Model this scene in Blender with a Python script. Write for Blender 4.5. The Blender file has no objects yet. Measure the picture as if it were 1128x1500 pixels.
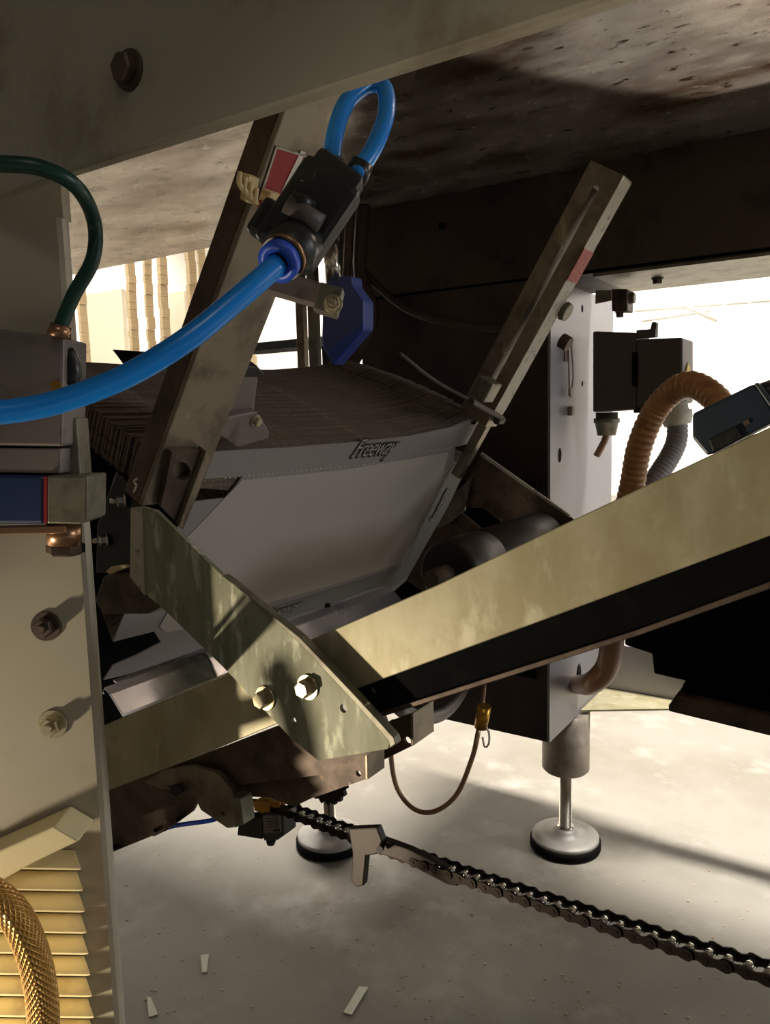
import bpy, bmesh, math, random
from mathutils import Vector as V, Matrix
from mathutils.geometry import tessellate_polygon
random.seed(4)
sc = bpy.context.scene
COL = sc.collection
# ------------------------------------------------------------------ camera
FPX = 1130.0
CAM = V((0, 0, 0.75))
YAW = math.atan2(0.553, 0.833)          # machine axes are turned against the view
PITCH = math.radians(-7.0)
ROLL = math.radians(1.35)
Fh = V((-0.553, 0.833, 0)).normalized()
R0 = V((0.833, 0.553, 0)).normalized()
F = (Fh * math.cos(PITCH) + V((0, 0, 1)) * math.sin(PITCH)).normalized()
U0 = R0.cross(F).normalized()
R = R0 * math.cos(ROLL) - U0 * math.sin(ROLL)
U = U0 * math.cos(ROLL) + R0 * math.sin(ROLL)
cd = bpy.data.cameras.new('camera')
cam = bpy.data.objects.new('camera', cd)
COL.objects.link(cam)
m = Matrix((R, U, -F)).transposed().to_4x4()
m.translation = CAM
cam.matrix_world = m
cd.sensor_fit = 'VERTICAL'
cd.sensor_height = 24.0
cd.lens = 24.0 * FPX / 1500.0
cd.clip_start = 0.01
sc.camera = cam
# ------------------------------------------------------------------ world, lamps, exposure
sc.view_settings.view_transform = 'Standard'
sc.view_settings.look = 'None'
sc.view_settings.gamma = 1
sc.view_settings.exposure = 0.0
W = bpy.data.worlds.new('hall_air')
sc.world = W
W.use_nodes = True
W.node_tree.nodes['Background'].inputs[0].default_value = (1.0, 0.93, 0.84, 1)
W.node_tree.nodes['Background'].inputs[1].default_value = 0.05

def area(name, loc, target, sx, sy, power, col, spread=180):
    ld = bpy.data.lights.new(name, 'AREA')
    ld.shape = 'RECTANGLE'
    ld.size = sx
    ld.size_y = sy
    ld.energy = power
    ld.color = col
    ld.spread = math.radians(spread)
    o = bpy.data.objects.new(name, ld)
    COL.objects.link(o)
    o.location = loc
    o.rotation_euler = (V(target) - V(loc)).to_track_quat('-Z', 'Y').to_euler()
    return o
area('hall_overhead_light', (-0.3, 1.62, 3.3), (-0.3, 1.62, 0), 3.6, 0.4, 190, (1.0, 0.95, 0.88), 110)
area('hall_overhead_light', (-0.8, 4.1, 3.3), (-0.8, 4.1, 0), 4.0, 0.6, 240, (1.0, 0.95, 0.88), 64)  # extra light added to brighten the far floor and its deck reflection
area('hall_overhead_light', (-4.6, 2.6, 3.3), (-4.6, 2.6, 0), 2.6, 0.7, 105, (1.0, 0.93, 0.82), 110)
area('added_wall_light', (-1.5, 5.3, 3.5), (-1.5, 7.0, 1.2), 8.0, 0.3, 300, (1.0, 0.96, 0.90), 100)  # light added only to whiten the back wall
area('added_wall_light', (-5.8, 4.2, 3.5), (-7.5, 4.2, 1.2), 4.0, 0.3, 170, (1.0, 0.94, 0.84), 100)  # same kind of added light, for the left wall
area('added_side_fill', (3.6, 2.2, 1.2), (-0.4, 0.8, 0.65), 1.6, 1.2, 44, (0.93, 0.96, 1.0))  # fill added from the right to lift the blanks and leg box
def spot(name, loc, target, power, col, size, blend, rad):
    ld = bpy.data.lights.new(name, 'SPOT')
    ld.energy = power; ld.color = col; ld.spot_size = math.radians(size); ld.spot_blend = blend; ld.shadow_soft_size = rad
    o = bpy.data.objects.new(name, ld); COL.objects.link(o); o.location = loc
    o.rotation_euler = (V(target) - V(loc)).to_track_quat('-Z', 'Y').to_euler()
spot('added_rail_spot', (-0.85, -0.35, 0.15), (-0.168, 0.381, 0.525), 30, (1.0, 0.86, 0.64), 42, 0.5, 0.025)  # invented low spot, cone shaped to light the rail and guide plate
spot('added_louvre_spot', (-0.75, -0.15, 0.33), (-0.46, 0.27, 0.31), 36, (1.0, 0.84, 0.58), 36, 0.9, 0.03)  # second invented spot, brightens the louvre
spot('added_deck_patch_spot', (0.34, 1.53, 0.50), (-0.05, 0.76, 1.085), 95, (1.0, 0.93, 0.82), 25, 0.1, 0.012)  # invented spot that throws the bright patch onto the deck underside
area('added_front_fill', (1.2, -1.4, 2.6), (-0.1, 0.4, 0.6), 0.8, 0.5, 5, (1.0, 0.88, 0.72))  # weak warm fill added on the camera side

# ------------------------------------------------------------------ pixel rays onto real planes
def ray(u, v):
    return F + R * ((u - 564) / FPX) - U * ((v - 750) / FPX)
def PY(u, v, y):
    r = ray(u, v); return CAM + r * (y / r.y)
def PX(u, v, x):
    r = ray(u, v); return CAM + r * (x / r.x)
def PZ(u, v, z):
    r = ray(u, v); return CAM + r * ((z - CAM.z) / r.z)
def PF(u, v, d):
    r = ray(u, v); return CAM + r * (d / r.dot(Fh))
N = V((0.849, 0, -0.529)).normalized()     # normal of the leaning carton magazine
E = V((0.529, 0, 0.849)).normalized()      # direction of its guide arms
def PN(u, v, c):
    r = ray(u, v); return CAM + r * (c / r.dot(N))
YA = V((0, 1, 0)); ZA = V((0, 0, 1)); XA = V((1, 0, 0))

# ------------------------------------------------------------------ mesh collector
class G:
    def __init__(s):
        s.v = []; s.f = []; s.sm = []; s.uv = []
    def face(s, idx, smooth=False, uv=None):
        s.f.append(tuple(idx)); s.sm.append(smooth); s.uv.append(uv or [(0, 0)] * len(idx))
    def prism(s, poly, vec, holes=()):
        loops = [list(poly)] + [list(h) for h in holes]
        tris = tessellate_polygon([[V(p) for p in l] for l in loops])
        flat = [p for l in loops for p in l]
        n = len(flat); b = len(s.v)
        s.v += [V(p) for p in flat] + [V(p) + V(vec) for p in flat]
        if not holes:
            s.face([b + i for i in range(n)]); s.face([b + n + i for i in reversed(range(n))])
        else:
            for t in tris:
                s.face([b + i for i in t]); s.face([b + n + i for i in reversed(t)])
        k = 0
        for l in loops:
            c = len(l)
            for i in range(c):
                j = (i + 1) % c
                s.face((b + k + i, b + k + j, b + n + k + j, b + n + k + i))
            k += c
        return s
    def box(s, c, ax, ay, az):
        c = V(c); b = len(s.v)
        for z in (-1, 1):
            for q, w in ((-1, -1), (1, -1), (1, 1), (-1, 1)):
                s.v.append(c + V(ax) * q + V(ay) * w + V(az) * z)
        for f in ((0, 3, 2, 1), (4, 5, 6, 7), (0, 1, 5, 4), (1, 2, 6, 5), (2, 3, 7, 6), (3, 0, 4, 7)):
            s.face([b + i for i in f])
        return s
    def cyl(s, p0, p1, r0, r1=None, n=28, profile=None):
        p0 = V(p0); p1 = V(p1); r1 = r0 if r1 is None else r1
        d = (p1 - p0); L = d.length; d.normalize()
        a = d.orthogonal().normalized(); c = d.cross(a)
        prof = profile or [(0, r0), (1, r1)]
        b = len(s.v)
        for t, r in prof:
            for i in range(n):
                w = 2 * math.pi * i / n
                s.v.append(p0 + d * (L * t) + (a * math.cos(w) + c * math.sin(w)) * r)
        for k in range(len(prof) - 1):
            for i in range(n):
                j = (i + 1) % n
                s.face((b + k * n + i, b + k * n + j, b + (k + 1) * n + j, b + (k + 1) * n + i), n > 8)
        s.face([b + i for i in reversed(range(n))])
        s.face([b + (len(prof) - 1) * n + i for i in range(n)])
        return s
    def ring(s, c, d, r_out, r_in, h, n=28):
        c = V(c); d = V(d).normalized(); a = d.orthogonal().normalized(); e = d.cross(a); b = len(s.v)
        for r, t in ((r_in, 0), (r_out, 0), (r_out, 1), (r_in, 1)):
            for i in range(n):
                w = 2 * math.pi * i / n
                s.v.append(c + d * (h * t) + (a * math.cos(w) + e * math.sin(w)) * r)
        for k in range(4):
            for i in range(n):
                j = (i + 1) % n; q = (k + 1) % 4
                s.face((b + k * n + i, b + k * n + j, b + q * n + j, b + q * n + i), True)
        return s
    def tube(s, pts, r, n=18, step=None, ridge=0, pitch=0.004, caps=True):
        pts = smooth_path(pts, step or max(0.003, r * 0.6)) if len(pts) > 2 else [V(p) for p in pts]
        if ridge:
            pts = resample(pts, pitch / 4)
        d0 = (pts[1] - pts[0]).normalized(); a = d0.orthogonal().normalized(); b = len(s.v); L = 0
        ls = []
        for i, p in enumerate(pts):
            if i: L += (p - pts[i - 1]).length
            ls.append(L)
            d = (pts[min(i + 1, len(pts) - 1)] - pts[max(i - 1, 0)]).normalized()
            a = (a - d * a.dot(d)).normalized(); c = d.cross(a)
            rr = r(i / (len(pts) - 1)) if callable(r) else r
            if ridge: rr += ridge * math.cos(2 * math.pi * L / pitch)
            for k in range(n):
                w = 2 * math.pi * k / n
                s.v.append(p + (a * math.cos(w) + c * math.sin(w)) * rr)
        for i in range(len(pts) - 1):
            for k in range(n):
                j = (k + 1) % n
                s.face((b + i * n + k, b + i * n + j, b + (i + 1) * n + j, b + (i + 1) * n + k), True,
                       [(k / n, ls[i]), ((k + 1) / n, ls[i]), ((k + 1) / n, ls[i + 1]), (k / n, ls[i + 1])])
        if caps:
            s.face([b + k for k in reversed(range(n))])
            s.face([b + (len(pts) - 1) * n + k for k in range(n)])
        return s
    def hexa(s, p, d, r, h):
        p = V(p); d = V(d).normalized()
        return s.cyl(p, p + d * h, r, r, 6, profile=[(0, r * .97), (.12, r), (.8, r), (1, r * .86)])
def catmull(p0, p1, p2, p3, t):
    return 0.5 * ((2 * p1) + (p2 - p0) * t + (2 * p0 - 5 * p1 + 4 * p2 - p3) * t * t + (3 * p1 - p0 - 3 * p2 + p3) * t ** 3)
def smooth_path(pts, step):
    pts = [V(p) for p in pts]
    q = [pts[0] * 2 - pts[1]] + pts + [pts[-1] * 2 - pts[-2]]
    out = []
    for i in range(1, len(q) - 2):
        k = max(2, int((q[i + 1] - q[i]).length / step))
        for j in range(k): out.append(catmull(q[i - 1], q[i], q[i + 1], q[i + 2], j / k))
    return out + [pts[-1]]
def resample(pts, step):
    out = [pts[0]]; acc = 0
    for i in range(1, len(pts)):
        a, b = pts[i - 1], pts[i]; L = (b - a).length; t = step - acc
        while t <= L and L > 0:
            out.append(a.lerp(b, t / L)); t += step
        acc = (acc + L) % step if L else acc
    return out

def lin(c):
    return tuple(((x / 255) / 12.92 if x / 255 <= .04045 else ((x / 255 + .055) / 1.055) ** 2.4) for x in c)
# ------------------------------------------------------------------ materials
def mat(name, rgb, rough=.5, metal=0.0, spots=(), bump=0.0, bscale=200, rvar=0, aniso=None, spec=None):
    """spots: list of (rgb, scale, threshold, softness, stretch) wear / stain layers with their own shape"""
    mt = bpy.data.materials.new(name); mt.use_nodes = True
    nt = mt.node_tree; b = nt.nodes['Principled BSDF']
    b.inputs['Roughness'].default_value = rough; b.inputs['Metallic'].default_value = metal
    if spec is not None: b.inputs['Specular IOR Level'].default_value = spec
    tc = nt.nodes.new('ShaderNodeTexCoord')
    col = nt.nodes.new('ShaderNodeRGB'); col.outputs[0].default_value = (*lin(rgb), 1); last = col.outputs[0]
    for (c, scale, th, soft, st) in spots:
        mp = nt.nodes.new('ShaderNodeMapping'); mp.inputs['Scale'].default_value = st
        nt.links.new(tc.outputs['Object'], mp.inputs[0])
        nz = nt.nodes.new('ShaderNodeTexNoise'); nz.inputs['Scale'].default_value = scale; nz.inputs['Detail'].default_value = 6
        nz.inputs['Roughness'].default_value = .62
        nt.links.new(mp.outputs[0], nz.inputs[0])
        mr = nt.nodes.new('ShaderNodeMapRange'); mr.inputs[1].default_value = th - soft; mr.inputs[2].default_value = th + soft
        nt.links.new(nz.outputs[0], mr.inputs[0])
        mx = nt.nodes.new('ShaderNodeMix'); mx.data_type = 'RGBA'
        nt.links.new(mr.outputs[0], mx.inputs[0]); nt.links.new(last, mx.inputs[6]); mx.inputs[7].default_value = (*lin(c), 1)
        last = mx.outputs[2]
    nt.links.new(last, b.inputs['Base Color'])
    if rvar:
        nz = nt.nodes.new('ShaderNodeTexNoise'); nz.inputs['Scale'].default_value = 25; nz.inputs['Detail'].default_value = 5
        nt.links.new(tc.outputs['Object'], nz.inputs[0])
        mr = nt.nodes.new('ShaderNodeMapRange'); mr.inputs[1].default_value = .3; mr.inputs[2].default_value = .7
        mr.inputs[3].default_value = max(.03, rough - rvar); mr.inputs[4].default_value = rough + rvar
        nt.links.new(nz.outputs[0], mr.inputs[0]); nt.links.new(mr.outputs[0], b.inputs['Roughness'])
    if bump:
        nz = nt.nodes.new('ShaderNodeTexNoise'); nz.inputs['Scale'].default_value = bscale; nz.inputs['Detail'].default_value = 4
        nt.links.new(tc.outputs['Object'], nz.inputs[0])
        bp = nt.nodes.new('ShaderNodeBump'); bp.inputs['Strength'].default_value = bump; bp.inputs['Distance'].default_value = .001
        nt.links.new(nz.outputs[0], bp.inputs['Height']); nt.links.new(bp.outputs[0], b.inputs['Normal'])
    return mt
S1 = (1, 1, 1)
M = {}
M['floor'] = mat('floor_screed', (131, 126, 116), .55, 0, [((115, 108, 96), 3, .55, .12, S1), ((147, 143, 133), 9, .62, .08, S1), ((110, 100, 84), 260, .70, .03, S1), ((92, 76, 56), 70, .76, .02, S1)], .25, 300)
M['wall'] = mat('white_wall', (236, 230, 220), .8)
M['oily'] = mat('oily_dark_steel', (44, 35, 29), .45, .4)
M['sticker'] = mat('brownish_sticker', (150, 126, 114), .6)
M['roof'] = mat('dark_roof', (90, 88, 84), .9)
M['deck'] = mat('stained_stainless_deck', (186, 178, 168), .24, .65, [((96, 74, 58), 5, .50, .14, (1, 2.5, 1)), ((70, 52, 38), 34, .63, .03, (1, 1.8, 1)), ((200, 190, 176), 40, .68, .03, (.6, 2, 1))], .08, 30, .08)
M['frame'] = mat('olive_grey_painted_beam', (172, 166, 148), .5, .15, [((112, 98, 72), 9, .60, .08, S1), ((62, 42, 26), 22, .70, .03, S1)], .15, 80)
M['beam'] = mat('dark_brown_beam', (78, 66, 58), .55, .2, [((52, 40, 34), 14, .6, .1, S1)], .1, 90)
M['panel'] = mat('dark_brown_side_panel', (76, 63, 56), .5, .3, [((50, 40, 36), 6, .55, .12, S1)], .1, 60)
M['stainless'] = mat('brushed_stainless', (190, 188, 188), .36, .75, [((160, 158, 160), 12, .55, .15, (1, 1, .3))], .04, 120)
M['column'] = mat('pale_grey_column_paint', (154, 152, 156), .42, .35, [((160, 150, 140), 8, .66, .06, S1)], .05, 60)
M['galv'] = mat('galvanised_cream', (178, 170, 140), .45, .3, [((160, 150, 116), 26, .52, .08, (1, 1, .45)), ((194, 188, 160), 44, .62, .06, (1, 1, .5))], .08, 90)
M['galv_plate'] = mat('galvanised_plate', (140, 140, 120), .55, .3, [((122, 122, 98), 60, .5, .08, (1, 1, .3)), ((186, 186, 164), 85, .6, .06, (1, 1, .35))], .08, 150)
M['galv_dark'] = mat('dull_zinc', (128, 124, 108), .45, .55, [((96, 90, 76), 45, .56, .1, S1)], .1, 150)
M['arm'] = mat('worn_steel_arm', (140, 130, 112), .42, .6, [((104, 92, 78), 30, .55, .1, S1), ((176, 164, 130), 60, .68, .05, (1, 1, .3))], .1, 120)
M['brown_steel'] = mat('dirty_brown_steel', (96, 80, 68), .5, .45, [((62, 48, 40), 40, .55, .1, S1), ((130, 110, 94), 80, .68, .05, S1)], .15, 150)
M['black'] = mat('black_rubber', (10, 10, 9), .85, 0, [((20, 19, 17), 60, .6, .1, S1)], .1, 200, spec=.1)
M['blackplastic'] = mat('black_plastic', (26, 28, 26), .36, 0, [((44, 44, 38), 60, .66, .05, S1)], .05, 200)
M['darkgrey'] = mat('dark_grey_plastic', (92, 84, 80), .5, 0, [], .05, 300)
M['grey_block'] = mat('grey_cast_block', (126, 116, 112), .5, .35, [((92, 82, 78), 30, .62, .06, S1)], .1, 160)
M['cabinet'] = mat('grey_beige_enamel', (176, 168, 148), .42, .1, [((150, 140, 116), 7, .6, .08, S1), ((120, 92, 56), 18, .74, .03, S1)], .05, 40)
M['louvre'] = mat('cream_louvre_plastic', (240, 224, 176), .5, 0, [((206, 188, 140), 20, .62, .08, S1)], .03, 100)
M['blue'] = mat('blue_polyurethane_tube', (28, 142, 240), .24, 0, [])
M['green'] = mat('dark_green_tube', (22, 66, 54), .35, 0, [])
M['collar'] = mat('blue_release_collar', (44, 84, 200), .4, 0, [])
M['bluebag'] = mat('dark_blue_plastic', (70, 88, 165), .45, 0, [], .1, 60)
M['navy'] = mat('navy_housing', (30, 42, 54), .42, 0, [], .05, 200)
M['navy_dark'] = mat('navy_blue_coil', (30, 52, 92), .4, 0, [])
M['chrome'] = mat('polished_steel', (205, 200, 190), .2, .95, [], 0)
M['bolt'] = mat('zinc_bolt', (200, 190, 160), .3, .75, [((160, 140, 100), 200, .6, .1, S1)])
M['brass'] = mat('brass', (190, 140, 60), .28, .9, [])
M['copper'] = mat('bronze_fitting', (168, 130, 100), .3, .85, [])
M['red'] = mat('red_label', (150, 14, 20), .5, 0, [])
M['redtape'] = mat('faded_red_tape', (190, 96, 88), .6, 0, [((160, 70, 66), 200, .55, .1, S1)])
M['scale'] = mat('whitish_scale_tape', (176, 172, 156), .5, .1, [((120, 112, 96), 120, .62, .08, (1, 1, 1))])
M['white'] = mat('white_paint', (225, 220, 205), .6, 0, [])
M['ivory'] = mat('ivory_tie', (212, 190, 140), .5, 0, [])
M['board'] = mat('grey_white_carton', (142, 135, 133), .55, 0, [])
M['board_panel'] = mat('pale_carton_panel', (176, 168, 160), .6, 0, [])
M['board_strip'] = mat('grey_carton_border', (112, 112, 110), .55, 0, [])
M['board_edge'] = mat('brown_carton_edge', (108, 93, 80), .8, 0, [((80, 67, 58), 8, .55, .1, (1, 1, 60)), ((150, 128, 108), 400, .62, .05, S1)])
M['ink'] = mat('black_ink', (26, 22, 22), .6, 0, [])
M['tray'] = mat('satin_tray_sheet', (186, 185, 190), .22, .85, [((140, 138, 150), 30, .6, .1, (1, 1, 1))], .08, 40, .06)
M['yellow'] = mat('yellow_warning_label', (216, 180, 40), .5, 0, [])
M['tan_sheet'] = mat('beige_sheet_edges', (190, 168, 132), .8, 0, [((160, 138, 104), 60, .55, .06, (.02, .02, 3))])
M['cream_sheet'] = mat('cream_packing_sheet', (240, 228, 206), .8, 0, [])
M['paper'] = mat('white_paper', (225, 222, 205), .8, 0, [])
M['corr'] = mat('brown_corrugated_conduit', (176, 128, 78), .4, 0, [((130, 86, 48), 40, .6, .1, S1)])
M['corr_grey'] = mat('grey_corrugated_conduit', (140, 134, 134), .5, 0, [])
M['brownpipe'] = mat('brown_smooth_conduit', (156, 118, 88), .35, 0, [])
M['chain'] = mat('oiled_chain_steel', (40, 32, 28), .34, .8, [((40, 30, 26), 150, .55, .1, S1)])
M['pin'] = mat('bright_chain_pin', (225, 222, 215), .18, .95, [])
M['pad'] = mat('grey_cast_foot', (160, 156, 150), .5, .2, [((140, 134, 126), 20, .6, .1, S1)], .05, 60)
M['sleeve'] = mat('mottled_steel_sleeve', (160, 150, 138), .45, .45, [((130, 120, 108), 25, .55, .1, S1)], .05, 60)
def braid_mat():
    mt = mat('gold_braided_hose', (205, 155, 80), .32, .5)
    nt = mt.node_tree; b = nt.nodes['Principled BSDF']
    uv = nt.nodes.new('ShaderNodeUVMap'); uv.uv_map = 'UVMap'
    hs = []
    for sgn in (1, -1):
        sp = nt.nodes.new('ShaderNodeSeparateXYZ'); nt.links.new(uv.outputs[0], sp.inputs[0])
        a = nt.nodes.new('ShaderNodeMath'); a.operation = 'MULTIPLY'; a.inputs[1].default_value = 2 * math.pi * 18 * sgn
        nt.links.new(sp.outputs[0], a.inputs[0])
        c = nt.nodes.new('ShaderNodeMath'); c.operation = 'MULTIPLY_ADD'; c.inputs[1].default_value = 2 * math.pi / .0042
        nt.links.new(sp.outputs[1], c.inputs[0]); nt.links.new(a.outputs[0], c.inputs[2])
        d = nt.nodes.new('ShaderNodeMath'); d.operation = 'SINE'; nt.links.new(c.outputs[0], d.inputs[0]); hs.append(d)
    mx = nt.nodes.new('ShaderNodeMath'); mx.operation = 'MAXIMUM'
    nt.links.new(hs[0].outputs[0], mx.inputs[0]); nt.links.new(hs[1].outputs[0], mx.inputs[1])
    bp = nt.nodes.new('ShaderNodeBump'); bp.inputs['Strength'].default_value = .8; bp.inputs['Distance'].default_value = .0006
    nt.links.new(mx.outputs[0], bp.inputs['Height']); nt.links.new(bp.outputs[0], b.inputs['Normal'])
    return mt
M['braid'] = braid_mat()

# ------------------------------------------------------------------ objects
ORG = {}
def thing(name, label, cat, loc, group=None):
    o = bpy.data.objects.new(name, None); COL.objects.link(o); o.empty_display_size = .03
    o.location = loc; o['label'] = label; o['category'] = cat
    if group: o['group'] = group
    ORG[o.name] = V(loc)
    return o
def part(name, g, m, parent=None, bevel=0, label=None, extra=None):
    me = bpy.data.meshes.new(name)
    org = ORG[parent.name] if parent else (sum(g.v, V()) / len(g.v))
    me.from_pydata([tuple(p - org) for p in g.v], [], g.f)
    if any(any(x != (0, 0) for x in u) for u in g.uv):
        l = me.uv_layers.new(name='UVMap'); k = 0
        for u in g.uv:
            for x in u: l.data[k].uv = x; k += 1
    for p, sm in zip(me.polygons, g.sm): p.use_smooth = sm
    bm = bmesh.new(); bm.from_mesh(me); bmesh.ops.recalc_face_normals(bm, faces=bm.faces); bm.to_mesh(me); bm.free()
    me.materials.append(M[m])
    for q in (extra or []): me.materials.append(M[q])
    o = bpy.data.objects.new(name, me); COL.objects.link(o)
    if parent: o.parent = parent; ORG[o.name] = org
    else: o.location = org; ORG[o.name] = org
    if bevel:
        md = o.modifiers.new('bevel', 'BEVEL'); md.width = bevel; md.segments = 2; md.limit_method = 'ANGLE'; md.angle_limit = math.radians(35)
    if label: o['label'] = label
    return o
def tag(o, label, cat, group=None):
    o['label'] = label; o['category'] = cat
    if group: o['group'] = group
    return o
def struct(name, g, m):
    o = part(name, g, m); o['kind'] = 'structure'; return o
def circ(c, a, b, r, n=16, rb=None):
    rb = rb or r
    return [V(c) + V(a) * (math.cos(2 * math.pi * i / n) * r) + V(b) * (math.sin(2 * math.pi * i / n) * rb) for i in range(n)]
def bolt(parent, p, d, r, h=.006, wash=1.6, stud=0, m='bolt', name='bolt'):
    g = G(); d = V(d).normalized(); p = V(p)
    g.cyl(p, p + d * (h * .25), r * wash, r * wash * .96)
    g.hexa(p + d * (h * .25), d, r, h)
    if stud: g.cyl(p + d * h, p + d * (h + stud), r * .5, r * .42, 14)
    return part(name, g, m, parent)

# ============================== setting
g = G().box((-1.5, 2.2, -.05), (6, 0, 0), (0, 4.8, 0), (0, 0, .05)); struct('floor', g, 'floor')
g = G().box((-1.5, 7.0, 1.8), (6, 0, 0), (0, .05, 0), (0, 0, 1.8)); struct('wall_back', g, 'wall')
g = G().box((-7.5, 2.2, 1.8), (.05, 0, 0), (0, 4.8, 0), (0, 0, 1.8)); struct('wall_left', g, 'wall')
g = G().box((-1.5, 2.2, 3.65), (6, 0, 0), (0, 4.8, 0), (0, 0, .05)); struct('ceiling', g, 'roof')

# ============================== machine table overhead
T = thing('machine_table', 'stained steel machine table overhead with olive front beam and dark rear beam', 'machine table', (-.5, .6, .88))
DZ = 1.085
g = G().box((-.7, .65, DZ + .004), (1.6, 0, 0), (0, .46, 0), (0, 0, .004)); part('underside_plate', g, 'deck', T, label='speckled reflective steel underside')
fb = [PY(-60, 283, .25), PY(90, 241, .25), PY(400, 155, .25), PY(560, 108, .25), PY(870, 0, .25), PY(1300, -130, .25)]
zb = .875
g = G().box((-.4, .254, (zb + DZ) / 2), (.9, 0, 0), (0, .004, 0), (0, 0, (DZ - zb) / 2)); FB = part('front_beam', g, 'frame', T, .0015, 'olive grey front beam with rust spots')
bolt(FB, PY(190, 103, .25), (0, -1, 0), .0068, .005, 1.35, m='brown_steel')
YP = 1.08
zbb = PY(870, 400, YP).z
g = G()
x0 = PY(560, 330, YP).x - .1
g.box(((x0 + 1.0) / 2, YP + .003, (zbb + DZ) / 2), ((1.0 - x0) / 2, 0, 0), (0, .003, 0), (0, 0, (DZ - zbb) / 2))
g.box(((x0 + 1.0) / 2, YP + .09, zbb + .003), ((1.0 - x0) / 2, 0, 0), (0, .09, 0), (0, 0, .003))
g.box(((x0 + 1.0) / 2, YP + .177, (zbb + DZ) / 2), ((1.0 - x0) / 2, 0, 0), (0, .003, 0), (0, 0, (DZ - zbb) / 2))
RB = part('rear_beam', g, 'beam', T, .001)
g = G().box(((PY(868, 400, YP).x + 1.0) / 2, YP + .09, zbb - .0025), ((1.0 - PY(868, 400, YP).x) / 2, 0, 0), (0, .088, 0), (0, 0, .002))
part('lower_flange', g, 'galv_dark', T, label='pale dusty underside of rear beam')
p = PZ(963, 408, zbb - .005); bolt(RB, p, (0, 0, -1), .007, .006, 1.2, m='brown_steel')

# side panel + column + base
C = thing('machine_column', 'pale grey sheet steel machine leg box with dark brown side panel', 'machine leg', (-.45, 1.15, .25))
xl = PY(527, 400, YP).x; c0 = PY(805, 1088, YP); zc = c0.z; xc = c0.x
g = G().prism([V((xl, YP, zc)), V((xc - .004, YP, zc)), V((xc - .004, YP, zbb)), V((xc - .004, YP, DZ)), V((xl, YP, DZ))], (0, .004, 0))
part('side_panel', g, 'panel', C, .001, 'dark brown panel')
ye = PX(897, 600, xc).y
yk = PX(862, 1040, xc).y
g = G()
outer = [V((xc, YP, zc)), V((xc, ye, zc)), V((xc, ye, zbb)), V((xc, YP, zbb))]
holes = []
for (u, v, r, q) in ((820, 667, .0075, 1.5), (853, 452, .005, 1.2), (848, 988, .012, 1.6), (853, 562, .004, 1.2)):
    h = PX(u, v, xc); holes.append(circ(h, YA, ZA, r, 18, r * q))
g.prism(outer, (-.004, 0, 0), holes)
part('column_face', g, 'column', C, 0, 'pale grey lit face with oval holes')
g = G().box((xc - .04, ye, (zc + zbb) / 2), (.036, 0, 0), (0, .002, 0), (0, 0, (zbb - zc) / 2)); part('rear_panel', g, 'column', C)
g = G().box(((xc - .004 + xl) / 2, (YP + ye) / 2, zc + .002), ((xc - .004 - xl) / 2, 0, 0), (0, (ye - YP) / 2 - .003, 0), (0, 0, .002)); part('bottom_plate', g, 'column', C)
# rust runs / wire tag on the column
part('hole_darkening_sheet', G().box((xc - .06, (YP + ye) / 2, (zc + zbb) / 2), (.002, 0, 0), (0, (ye - YP) / 2 - .004, 0), (0, 0, (zbb - zc) / 2 - .004)), 'black', C)  # black sheet added so the column holes look dark
g = G().box(PX(829, 518, xc) + XA * .0012, (0.001, 0, 0), (0, .009, 0), (0, 0, .012)); part('sticker', g, 'sticker', C)
g = G().tube([PX(829, 505, xc) + XA * .004, PX(828, 545, xc) + XA * .006, PX(831, 580, xc) + XA * .004], .0013, 8)
g.tube([PX(833, 505, xc) + XA * .004, PX(834, 550, xc) + XA * .006, PX(832, 582, xc) + XA * .004], .0011, 8)
g.box(PX(832, 574, xc) + XA * .004, (.002, 0, 0), (0, .004, 0), (0, 0, .006)).box(PX(833, 602, xc) + XA * .004, (.003, 0, 0), (0, .005, 0), (0, 0, .007))
part('wire_hook', g, 'sleeve', C)
# base rail
yb = ye - .03
B = thing('base_rail', 'grey base rail of the machine running right from the leg box', 'base rail', (.1, yb, zc))
g = G(); g.box((.35, yb, zc + .045), (.35 - xc + .0, 0, 0), (0, .003, 0), (0, 0, .045)); g.box((.35, yb - .02, zc + .002), (.35 - xc, 0, 0), (0, .02, 0), (0, 0, .002))
part('rail_profile', g, 'column', B, .001)
g = G().prism([V((xc + .002, yb - .13, zc + .004)), V((xc + .20, yb - .004, zc + .004)), V((xc + .002, yb - .004, zc + .004))], (0, 0, .003)); part('gusset', g, 'galv', B)

# levelling feet
def foot(u, v, label):
    b = PZ(u, v, 0)
    o = thing('levelling_foot', label, 'levelling foot', b, 'levelling feet under the machine')
    part('rubber_ring', G().cyl(b, b + ZA * .016, .060, .060, 48, [(0, .056), (.15, .0605), (.8, .0605), (1, .057)]), 'black', o)
    part('pad', G().cyl(b + ZA * .014, b + ZA * .034, .057, .02, 48, [(0, .0575), (.30, .0575), (.40, .055), (.5, .040), (.56, .023), (.8, .020), (1, .016)]), 'pad', o)
    part('spindle', G().cyl(b + ZA * .030, b + ZA * (.142), .0105, .0105, 28, [(0, .0105), (.02, .014), (.07, .014), (.071, .0105), (1, .0105)]), 'chrome', o)
    part('sleeve', G().cyl(b + ZA * .140, b + ZA * (zc - .001), .040, .040, 40, [(0, .036), (.04, .040), (1, .040)]), 'sleeve', o)
    return o
f1 = foot(828, 1238, 'round grey levelling foot under the pale leg box')
f2 = foot(484, 1236, 'round grey levelling foot half hidden behind the chain')

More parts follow.
